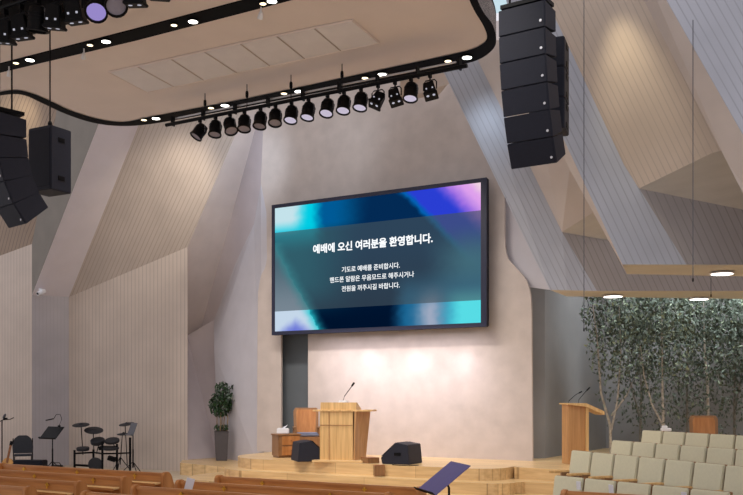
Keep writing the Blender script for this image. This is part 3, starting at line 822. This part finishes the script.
# trees along the grey back wall
tree_specs = [  # px, depth, trunk shape [(dx,z)], leaf centre z, label
 (611, 19.9, [[(0,0),(-0.02,0.7),(-0.22,1.4),(-0.3,2.6),(-0.4,3.3)],[(0,0.55),(0.14,1.2),(0.22,2.2),(0.18,3.3)],[(0.02,0.9),(0.35,1.35),(0.6,1.9)]], 'trunk', 'birch-like tree with a pale forked trunk, leftmost of the trees'),
 (664, 19.7, [[(0,0),(-0.02,0.9),(-0.04,1.8),(-0.05,3.3)],[(-0.02,0.7),(-0.25,1.15),(-0.42,1.75),(-0.5,2.4)]], 'trunk', 'tree with a straight white trunk and one low side branch behind rear choir row'),
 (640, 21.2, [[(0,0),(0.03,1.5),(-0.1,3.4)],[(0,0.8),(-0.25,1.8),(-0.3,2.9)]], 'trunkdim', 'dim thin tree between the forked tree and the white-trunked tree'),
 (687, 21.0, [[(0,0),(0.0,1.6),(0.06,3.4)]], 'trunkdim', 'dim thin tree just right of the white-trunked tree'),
 (709, 20.2, [[(0,0),(-0.03,1.5),(-0.1,2.4),(-0.12,3.4)]], 'trunk', 'thin pale tree directly behind the wooden chair back'),
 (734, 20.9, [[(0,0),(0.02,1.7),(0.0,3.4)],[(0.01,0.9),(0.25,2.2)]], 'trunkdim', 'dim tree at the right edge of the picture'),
 (758, 20.4, [[(0,0),(0.02,1.7),(-0.1,3.4)]], 'trunk', 'tree whose crown enters at the right edge of the picture'),
]
rng = random.Random(11)
for i,(px,d,br,tm,lab) in enumerate(tree_specs):
    t = thing('indoor_tree', lab, 'tree', G(px,d,ZS), cam_yaw, 'indoor trees along the grey wall')
    b = MB()
    for k_, pts in enumerate(br):
        b.tube([(x_, 0.02*k_, z_) for x_, z_ in pts], 0.036 if k_ == 0 else 0.024, 7, 0.012)
    b.build('trunk', M[tm], t, smooth=True)
    b = MB(); rr = rng
    dens = 1.0
    mix = (0.45,0.82) if i in (0,1) else (0.62,0.92)
    left_shift = 0.12 if i == 0 else 0.0
    leaf_cloud(b,(left_shift,0,3.15),(0.78,0.5,0.75),int(1050*dens),0.105,mix,rr)
    leaf_cloud(b,(left_shift*1.5,0,2.35),(0.74,0.5,0.8),int(760*dens),0.10,mix,rr)
    leaf_cloud(b,(left_shift*2,0,1.5),(0.6,0.4,0.8),140 if i == 0 else 300,0.095,(0.85,0.98),rr)
    leaf_cloud(b,(left_shift*3,0,0.8),(0.5,0.4,0.5),16 if i == 0 else 60,0.09,(0.9,0.99),rr)
    raw_build(b, 'foliage', [M['leafA'], M['leafB'], M['leafC']], t)
# white cloth/box at tree foot
t = thing('white_box', 'small white object at the foot of the white-trunked tree', 'box', W(666,431,19.0), cam_yaw)
b = MB(); b.box((0,0,0.03),(0.2,0.12,0.06)); b.box((-0.03,0,0.08),(0.1,0.1,0.06)); b.build('body', M['white'], t, bevel=0.01)

# ================================================================ CHOIR SEATS
def O_dir(a, c): return (RT*a + FW*c)
def choir_proto():
    t = thing('choir_chair', '', 'chair', (0,0,0))
    # back towards +Y, faces -Y ; recline
    def rec(z): return (z-0.42)*0.15
    w = 0.535
    b = MB(); b.prism([(-w/2+0.012,0.02+rec(0.5),0.5),(w/2-0.012,0.02+rec(0.5),0.5),(w/2-0.012,0.02+rec(0.9),0.885),(-w/2+0.012,0.02+rec(0.9),0.885)], (0,0.05,0))
    b.build('backrest', M['fabric'], t, bevel=0.012)
    b = MB(); b.prism([(-w/2,0.072+rec(0.3),0.3),(w/2,0.072+rec(0.3),0.3),(w/2,0.072+rec(0.9),0.887),(-w/2,0.072+rec(0.9),0.887)], (0,0.022,0)); b.build('back_shell', M['orangewood'], t, bevel=0.006)
    MB().box((0,-0.03,0.37),(w-0.06,0.09,0.26),(0.25,0,0)).build('tip_up_seat', M['orangewood'], t, bevel=0.02)
    for sx in (-1,1):
        MB().box((sx*0.25,-0.13,0.56),(0.045,0.4,0.035)).build('armrest', M['lectern'], t, bevel=0.008)
        MB().box((sx*0.25,-0.02,0.28),(0.035,0.16,0.56)).build('side_frame', M['orangewood'], t)
    return t
rows = [ # name, start old (x,D), dir, n, pitch, floor z
 ('front', (0.2158*12.5-0.17*0.55, 12.5+0.2), (0.571,-0.821), 5, 0.55, 0.02),
 ('second', (3.24-0.289*0.374, 14.1+0.289*0.927), (0.374,-0.927), 7, 0.55, 0.25),
 ('third', (4.08-0.327*0.374, 14.8+0.327*0.927), (0.374,-0.927), 6, 0.55, 0.37),
 ('rear', (4.89-0.445*0.374, 15.6+0.445*0.927), (0.374,-0.927), 5, 0.55, 0.5)]
proto = None
for name, st, dr, n, pitch, fz in rows:
    dirw = O_dir(*dr); dirw.normalize()
    start = O_dir(*st) - dirw*0.0 - RT*(0.10 if name!='front' else 0.16)
    # facing = perpendicular, toward left/camera
    fac = Vector((-dirw.y, dirw.x, 0))
    if fac.dot(FW) > 0: fac = -fac
    rz = math.atan2(fac.y, fac.x) + PI/2   # local -Y -> fac
    # riser platform
    L = n*pitch+0.5
    bm_ = MB(); base = start + dirw*(-0.1) 
    if fz > 0.1:
        pts = [base + fac*0.62, base + dirw*L + fac*0.62, base + dirw*L - fac*0.4, base - fac*0.4]
        bm_.prism([(p.x,p.y,0) for p in pts], (0,0,fz))
        struct(bm_.build('trim_%d' % (30+int(fz*100)), M['stage']), 'oak riser platform under the %s choir row' % name, 'platform')
    for i in range(n):
        pos = start + dirw*(pitch*(i+0.5)); pos.z = fz + (0.02 if name=='front' else 0)
        pos.z = fz if name != 'front' else 0.0
        lab = 'beige upholstered wooden choir seat in the %s row, %s from the left' % (name, ORD[i])
        if proto is None:
            proto = choir_proto(); proto['label'] = lab; proto['group'] = 'choir seats in the front row'; proto.location = pos; proto.rotation_euler = (0,0,rz)
            c_ = proto
        else:
            c_ = dup(proto, lab, pos, (0,0,rz), 'choir seats in the %s row' % name)
        if name == 'front' and i in (0,1,3):
            pp = pos + dirw*(pitch*0.5) + fac*0.0; pp.z = pos.z+0.74
            sh_ = thing('paper_sheet', 'white paper on the armrest between front row choir seats, %s' % {0:'leftmost one',1:'second from the left',3:'rightmost one'}[i], 'paper', pp, rz)
            MB().box((0,0.0,0.055),(0.07,0.014,0.11),(0.12,0,0)).build('sheet', M['paper'], sh_)

# ================================================================ PEWS
def end_panel(b, x, th):
    prof = [(-0.10,0.0),(0.42,0.0),(0.42,0.50),(0.34,0.60),(0.16,0.64),(0.10,0.74),(0.075,0.90),(0.03,0.945),(-0.05,0.945),(-0.10,0.90),(-0.10,0.80)]
    prof = [(-0.13,0.0),(0.48,0.0),(0.48,0.5),(0.42,0.6),(0.25,0.64),(0.12,0.72),(0.06,0.86),(0.03,0.9),(-0.02,0.915),(-0.08,0.91),(-0.11,0.87)]
    b.prism([(x, y, z) for y, z in prof], (th,0,0))
def pew(label, x0, x1, y, group, crosses=True, left_end=True, right_end=True):
    L = x1-x0
    t = thing('church_pew', label, 'pew', (x0, y, 0), 0, group)
    b = MB(); b.prism([(0.05,0.02,0.1),(0.05,-0.05,0.87),(0.05,-0.02,0.87),(0.05,0.05,0.1)], (L-0.1,0,0)); b.build('back_panel', M['pew'], t)
    MB().box((L/2,-0.03,0.875),(L-0.1,0.07,0.045)).build('top_rail', M['pew'], t, bevel=0.012)
    MB().box((L/2,0.23,0.42),(L-0.1,0.42,0.035)).build('seat', M['shelf'], t, bevel=0.008)
    sh_ = MB(); sh_.box((L/2,-0.13,0.755),(L-0.14,0.17,0.018)); sh_.build('book_shelf', M['shelf'], t)
    MB().box((L/2,-0.21,0.745),(L-0.14,0.015,0.03)).build('book_rail', M['pew'], t)
    if left_end: b = MB(); end_panel(b, 0.0, 0.06); b.build('end_panel', M['pewend'], t, bevel=0.008)
    if right_end: b = MB(); end_panel(b, L-0.06, 0.06); b.build('end_panel', M['pewend'], t, bevel=0.008)
    n = max(2, int(L/1.05))
    if crosses:
        for q in range(n):
            x_ = L*(q+0.5)/n
            b = MB(); b.box((x_,-0.07,0.83),(0.018,0.012,0.075)); b.box((x_,-0.07,0.838),(0.06,0.012,0.018)); b.lathe([(0.018,0),(0.018,0.01)],(x_,-0.068,0.838),(PI/2,0,0),8)
            b.build('brass_cross', M['brass'], t)
    return t
rowsY = [9.78, 9.0, 8.22, 7.44]
nm = ['farthest row','second row back','third row back','nearest row']
for i, y in enumerate(rowsY):
    pew('orange wood church pew of the left block, %s, brass crosses on its back' % nm[i], -12.6, -9.04, y, 'pews of the left block')
    pew('orange wood church pew of the middle block, %s, brass crosses on its back' % nm[i], -8.13, -5.0, y, 'pews of the middle block')
pew('church pew of the right block whose curved left end shows before the choir seats', -3.46, -0.9, 10.3, None)

# white card on pew
t = thing('white_card', 'white sheet leaning on the second pew row of the middle block', 'paper', W(187,490,11.45), cam_yaw+0.2)
MB().box((0.03,0,0.07),(0.1,0.006,0.16),(0.2,0.25,0)).build('sheet', M['paper'], t)

# ================================================================ MUSIC CORNER
DM = 23.6
def music_stand(label, loc, rz, mat, h=1.15, lamp=False, tilt=0.6, w=0.5, hh=0.34):
    t = thing('music_stand', label, 'music stand', loc, rz)
    MB().tube([(0,0,0.28),(0,0,h)],0.014,8).build('pole', M['black'], t)
    MB().tube([(0,0,0.15),(0,0,0.62)],0.02,8).build('lower_tube', M['black'], t)
    for k_ in range(3):
        a = k_*2*PI/3+0.4; MB().tube([(0,0,0.3),(0.16*math.cos(a),0.16*math.sin(a),0.16),(0.32*math.cos(a),0.32*math.sin(a),0.01)],0.011,6).build('leg', M['black'], t)
    d_ = MB(); d_.box((0,0,0),(w,0.008,hh)); d_.box((0,-0.025,-hh/2),(w,0.05,0.008)); d_.box((0,-0.05,-hh/2+0.012),(w,0.006,0.03))
    d = d_.build('desk', mat, t); d.location = (0,-0.02,h+0.05); d.rotation_euler = (-tilt,0,0)
    if lamp:
        b = MB(); b.box((0,0,0),(0.05,0.05,0.05)); pts = [(0,0,0.02),(0.1,0,0.18),(0.08,-0.03,0.3),(-0.05,-0.05,0.3),(-0.12,-0.06,0.2)]; b.tube(pts,0.008,6); b.box((-0.26,-0.08,0.17),(0.28,0.04,0.025),(0,-0.15,0))
        l = b.build('clip_lamp', M['black'], t); l.location = (0.18,0.06,h+0.22)
    return t
music_stand('black music stand with a clip-on gooseneck lamp at the far left', G(52.5,DM,0), cam_yaw-0.55, M['black'], 0.98, True, 0.75, 0.62, 0.42)
music_stand('grey music stand tilted upright right of the drum kit', G(133,DM-0.2,0), cam_yaw-0.95, M['steel'], 1.08, False, 0.35, 0.42, 0.34)

# folding chair
fc = thing('folding_chair', 'dark grey padded folding chair with a hand hole in its rounded back', 'chair', G(23,DM,0), cam_yaw+0.35)
b = MB()
prof = [(-0.24,0.52),(-0.25,0.7),(-0.2,0.9),(-0.1,0.98),(0.1,0.98),(0.2,0.9),(0.25,0.7),(0.24,0.52)]
b.prism([(x_, -0.18-(z_-0.5)*0.3, z_) for x_, z_ in prof], (0,-0.04,0)); b.build('backrest', M['chairgrey'], fc, bevel=0.012)
MB().box((0,-0.335,0.925),(0.12,0.02,0.03)).build('hand_hole', M['pewend'] if False else M['lensoff'], fc, bevel=0.005)
MB().box((0,0.05,0.46),(0.44,0.42,0.05)).build('seat', M['chairgrey'], fc, bevel=0.015)
for sx in (-1,1):
    MB().tube([(sx*0.23,-0.3,0.9),(sx*0.23,0.0,0.45),(sx*0.23,0.28,0.0)],0.013,6).build('leg', M['black'], fc)
    MB().tube([(sx*0.2,0.2,0.45),(sx*0.2,-0.3,0.0)],0.013,6).build('leg', M['black'], fc)

# keyboard/amp, low black
am = thing('equipment_case', 'low black equipment case behind the folding chair', 'case', G(27,DM-0.7,0), cam_yaw)
MB().box((0,0,0.2),(0.9,0.4,0.36)).build('body', M['speaker'], am, bevel=0.02)
MB().box((0.0,-0.205,0.2),(0.18,0.02,0.04)).build('handle', M['black'], am)
b = MB(); b.box((0,0,0.13),(0.36,0.3,0.26),None,0.85); 
am2 = thing('equipment_bag', 'small black bag beside the low equipment case', 'bag', G(57,DM-0.8,0), cam_yaw)
b.build('body', M['black'], am2, bevel=0.04); MB().tube([(-0.1,0,0.26),(-0.06,0,0.32),(0.06,0,0.32),(0.1,0,0.26)],0.01,6).build('handle', M['black'], am2)

# guitar
gt = thing('acoustic_guitar', 'acoustic guitar with a light body at the lower left edge', 'guitar', G(4,21.4,0.1), cam_yaw, rot=None)
gt.rotation_euler = (-0.25, 0.12, cam_yaw)
gp = []
for i in range(28):
    a = 2*PI*i/28; z_ = 0.25*math.cos(a); r_ = 0.19*abs(math.sin(a))**0.8
    waist = 1 - 0.28*math.exp(-((z_-0.04)/0.07)**2)
    up_ = 0.82 if z_ > 0.04 else 1.0
    gp.append((r_*waist*up_*(1 if math.sin(a) >= 0 else -1), 0, 0.25+z_))
b = MB(); b.prism(gp, (0,0.09,0)); b.build('body', M['guitar'], gt, bevel=0.008)
MB().lathe([(0.045,0),(0.045,0.004)],(0,0.0,0.3),(PI/2,0,0),16).build('sound_hole', M['black'], gt)
MB().box((0,-0.01,0.6),(0.05,0.03,0.46)).build('neck', M['brownwood'], gt)
MB().box((0,-0.005,0.88),(0.07,0.03,0.12)).build('headstock', M['black'], gt)
MB().box((0,-0.01,0.14),(0.13,0.015,0.025)).build('bridge', M['brownwood'], gt)
gt.scale=(0.9,0.9,0.9)
# place in front of folding chair on a stand
gs = thing('guitar_stand', 'thin black guitar stand under the acoustic guitar', 'stand', G(4,21.6,0), cam_yaw)
gs_b = MB(); gs_b.tube([(0,0.1,0),(0,0.12,0.4)],0.012,6); gs_b.tube([(-0.18,-0.1,0),(0,0.1,0.4),(0.18,-0.1,0)],0.012,6); gs_b.tube([(-0.1,-0.25,0.08),(0.1,-0.25,0.08)],0.012,6); gs_b.tube([(0,-0.25,0.08),(0,0.1,0.1)],0.012,6)
gs_b.build('frame', M['black'], gs)

# mic stand at far left
ms = thing('microphone_stand', 'black microphone stand with boom at the left edge', 'microphone stand', G(2,DM,0), cam_yaw)
MB().tube([(0,0,0.05),(0,0,1.36)],0.016,8).build('pole', M['black'], ms)
b = MB(); b.tube([(-0.2,0,1.25),(0.02,0,1.36),(0.22,0,1.38),(0.3,0,1.42)],0.012,6); b.lathe([(0.02,0),(0.03,0.03),(0.03,0.08),(0.015,0.11)],(0.03,0,1.38),(0,1.4,0),10); b.build('boom', M['black'], ms)
MB().lathe([(0.02,0),(0.035,0.04),(0.035,0.1),(0.015,0.13)],(0.03,0,1.40),(0,0.5,0),10).build('microphone', M['steel'], ms)
MB().lathe([(0.17,0),(0.17,0.02),(0.03,0.05)],(0,0,0),seg=18).build('base', M['black'], ms)

# electronic drum kit
kit = thing('electronic_drum_kit', 'black electronic drum kit on a rack against the grooved wall', 'drum kit', G(98,DM,0), cam_yaw)
def mx_(px): return (px-98)/F*DM
def mz_(py): return 2.0-(py-395)/F*DM
def post(px, y, z0=0.0, z1=None, r=0.03): 
    MB().tube([(mx_(px),y,z0),(mx_(px),y,z1)],r,8).build('rack_post', M['black'], kit)
post(74.5,0,0,mz_(450)); post(90.5,0.25,0,mz_(450)); post(103.5,-0.1,0,mz_(441)); post(117,0,0,mz_(444)); post(127,0.3,0,mz_(438))
MB().tube([(mx_(74.5),0,mz_(453.5)),(mx_(90.5),0.25,mz_(453)),(mx_(103.5),-0.1,mz_(453.5))],0.022,8).build('rack_bar', M['black'], kit)
MB().tube([(mx_(103.5),-0.1,mz_(453.5)),(mx_(117),0,mz_(453.5)),(mx_(128),0.3,mz_(453.5))],0.02,8).build('rack_bar', M['black'], kit)
MB().tube([(mx_(76),0,mz_(465)),(mx_(92),0,mz_(466))],0.03,8).build('rack_foot', M['black'], kit)
def pad(name, px, py, r, tilt, y=0, th=0.05, ry=0.0):
    MB().lathe([(r*0.93,-th),(r,-th*0.8),(r,0),(r*0.95,0.008),(0.02,0.012)] if name != 'cymbal' else [(r,-0.006),(r,0.0),(r*0.3,0.02),(r*0.14,0.045),(0.02,0.05)], (mx_(px),y,mz_(py)), (tilt,ry,0), 24).build(name, M['drumpad'], kit, smooth=False)
pad('cymbal',79.6,425,0.215,0.25,0.1); pad('cymbal',92,430.5,0.24,0.35,0.15,0.05,0.12); pad('cymbal',123.5,424.5,0.2,0.22,0.3,0.05,-0.1); pad('cymbal',121,434.5,0.17,0.15,0.25)
pad('drum_pad',97.5,440,0.18,0.4,0.0,0.09); pad('drum_pad',112,440,0.185,0.35,0.0,0.06); pad('drum_pad',84,447.5,0.16,0.15,-0.1,0.07); pad('snare_pad',112,453.5-6,0.2,0.1,-0.1,0.05)
MB().box((mx_(107),0.05,mz_(448)),(0.42,0.2,0.09),(0.1,0,0)).build('sound_module', M['black'], kit, bevel=0.01)
for (a,b_,c,d_) in [(79.6,426,81.5,455),(92,432,92.5,452),(124,426,126,466),(97.5,444,95,454),(112,444,116,452),(121,435,119,465)]:
    MB().tube([(mx_(a),0.12,mz_(b_)),(mx_(c),0.12,mz_(d_))],0.012,6).build('stand_arm', M['black'], kit)
MB().lathe([(0.16,-0.06),(0.175,-0.05),(0.175,0.05),(0.15,0.06)],(mx_(96.5),-0.1,mz_(464)),(PI/2-0.1,0,0.2),24).build('kick_pad', M['drumpad'], kit)
MB().box((mx_(96.5),-0.25,0.05),(0.14,0.35,0.04),(0.15,0,0)).build('kick_pedal', M['black'], kit)
MB().box((mx_(113),-0.1,mz_(458.5)),(0.2,0.12,0.1),(0.2,0.3,0)).build('cable_box', M['black'], kit)
for k_ in range(3):
    a = k_*2*PI/3; MB().tube([(mx_(119),0.12,0.4),(mx_(119)+0.3*math.cos(a),0.12+0.3*math.sin(a),0.01)],0.011,6).build('tripod_leg', M['black'], kit)

# foreground purple-sheen music stand
fm = thing('music_stand', 'music stand with a tilted purple-sheen desk standing in the aisle before the stage', 'music stand', (0,0,0))
top_l = W(451,461,10.5); top_r = W(470.5,465.5,10.1); dn = W(417,489.5,10.35) - top_l
bl = top_l + dn; br_ = top_r + dn*1.0
foot = G(449,10.3,0); fm.location = foot
nn = (top_r-top_l).cross(dn).normalized(); nn = nn if nn.z > 0 else -nn
b = MB(); b.prism([p-foot for p in (top_l, top_r, br_, bl)], -nn*0.008); b.build('desk', M['purple'], fm)
lip = dn.normalized()
b = MB(); b.prism([p-foot for p in (bl, br_, br_+lip*0.01+nn*0.05, bl+lip*0.01+nn*0.05)], lip*0.008); b.build('lip', M['black'], fm)
cdk = (top_l+top_r+bl+br_)/4 - foot
MB().tube([cdk-nn*0.03, (0,0,cdk.z-0.12), (0,0,0.5)],0.014,8).build('pole', M['black'], fm)
MB().tube([(0,0,0.15),(0,0,0.62)],0.02,8).build('lower_tube', M['black'], fm)
for k_ in range(3):
    a = k_*2*PI/3+0.4; MB().tube([(0,0,0.3),(0.16*math.cos(a),0.16*math.sin(a),0.16),(0.32*math.cos(a),0.32*math.sin(a),0.01)],0.011,6).build('leg', M['black'], fm)

# security camera
sc_ = thing('security_camera', 'small white security camera on the pale pilaster', 'camera', W(40,293,25.3), cam_yaw)
MB().box((0.0,0.15,0.1),(0.08,0.3,0.05)).build('bracket', M['white'], sc_)
MB().lathe([(0.02,0.14),(0.06,0.12),(0.07,0),(0.07,-0.16),(0.05,-0.18)],(0.05,0,0.02),(1.35,0,0.9),14).build('camera_body', M['white'], sc_, smooth=True)
MB().lathe([(0.035,0),(0.035,0.01)],(-0.06,-0.02,-0.02),(1.35,0,0.9),12).build('lens', M['black'], sc_)

# hanging wires
for (px, y0, y1, d, lab) in [(584,0,328,13.0,'thin hanging cable crossing the second slanted beam'),(693,20,278,12.0,'thin hanging cable crossing the warm lit panel'),(711,278,294,14.9,'short thin hanging cable left of the bright front downlight')]:
    a = W(px, y0, d); t = thing('hanging_cable', lab, 'cable', a)
    MB().tube([(0,0,0),(0,0,W(px,y1,d).z-a.z)],0.006,5).build('cord', M['steel'], t)
    MB().lathe([(0.008,0),(0.012,-0.03),(0.006,-0.05)],(0,0,W(px,y1,d).z-a.z),seg=8).build('weight', M['black'], t)

# ================================================================ LIGHT
w = bpy.data.worlds.new('world'); scene.world = w; w.use_nodes = True
bg = w.node_tree.nodes['Background']; bg.inputs[0].default_value = (0.86,0.84,0.90,1); bg.inputs[1].default_value = 1.02

def area(loc, target, size, power, col=(1,1,1), sy=None):
    l = bpy.data.lights.new('area_lamp', 'AREA'); l.energy = power; l.color = col; l.size = size; l.spread = 1.9
    if sy: l.shape = 'RECTANGLE'; l.size_y = sy
    o = bpy.data.objects.new('area_lamp', l); COL.objects.link(o); o.location = loc
    o.rotation_euler = (Vector(target)-Vector(loc)).to_track_quat('-Z','Y').to_euler()
    return o
def spot(loc, target, power, ang, col=(1,1,1), blend=0.6, r=0.1):
    l = bpy.data.lights.new('spot_lamp', 'SPOT'); l.energy = power; l.color = col; l.spot_size = ang; l.spot_blend = blend; l.shadow_soft_size = r
    o = bpy.data.objects.new('spot_lamp', l); COL.objects.link(o); o.location = loc
    o.rotation_euler = (Vector(target)-Vector(loc)).to_track_quat('-Z','Y').to_euler()
    return o
# stage wash from the far bar
area((-10.5,13.9,7.0), (-10.5,17.7,1.0), 5.5, 150, (1,0.92,0.86), 0.4)
area((-8,10.4,7.6), (-8,13,0.4), 7, 150, (1,0.95,0.88), 1.5)
area((-2.5,20.5,6.6), (-2.8,22.0,1.5), 7, 260, (0.92,0.96,1.0), 1.0)  # unseen fill lamp added above the trees to brighten the grey recess
# scallops on the wall below the screen
for px in (362,408,456):
    p = YP(px, 334, 17.45); spot(p, (p.x, 17.9, 1.0), 30, 1.6, (0.95,0.87,1.0), 1.0, 0.08)
area((-9.75,16.9,3.5), (-9.75,17.9,1.9), 4.0, 30, (0.92,0.87,1.0), 0.3)
# bluish wash on upper folds
spot(G(238,19.3,7.6), W(240,170,23), 260, 1.1, (0.7,0.83,1.0), 1.0, 0.3)
spot(G(478,16.6,7.7), W(490,150,18), 50, 1.2, (0.7,0.84,1.0), 1.0, 0.3)
spot(G(330,18.6,7.6), YP(330,150,17.9), 55, 1.4, (0.75,0.86,1.0), 1.0, 0.3)
spot(G(185,20.5,8.4), W(165,230,25), 420, 1.0, (1,0.88,0.72), 0.9, 0.3)
q0 = onplane(576,-30,pa,pb,pc_); q1 = onplane(640,118,pa,pb,pc_)
spot(q0 - FW*0.75 - Vector((0,0,0.1)), q1, 150, 0.75, (1,0.86,0.6), 1.0, 0.1)
spot(W(10,85,23.5), W(14,140,26), 120, 1.2, (1,0.86,0.6), 0.9, 0.2)
# soffit downlights
for (px,py,d,e) in ((722,272.3,15.0,60),(613,295.3,18.4,60),(699,298,18.4,60)):
    p = ZP(px,py,3.9); spot(p, p-Vector((0,0,3)), e, 2.0, (1,0.95,0.88), 0.7, 0.12)
scene.view_settings.view_transform = 'Standard'
scene.view_settings.look = 'None'
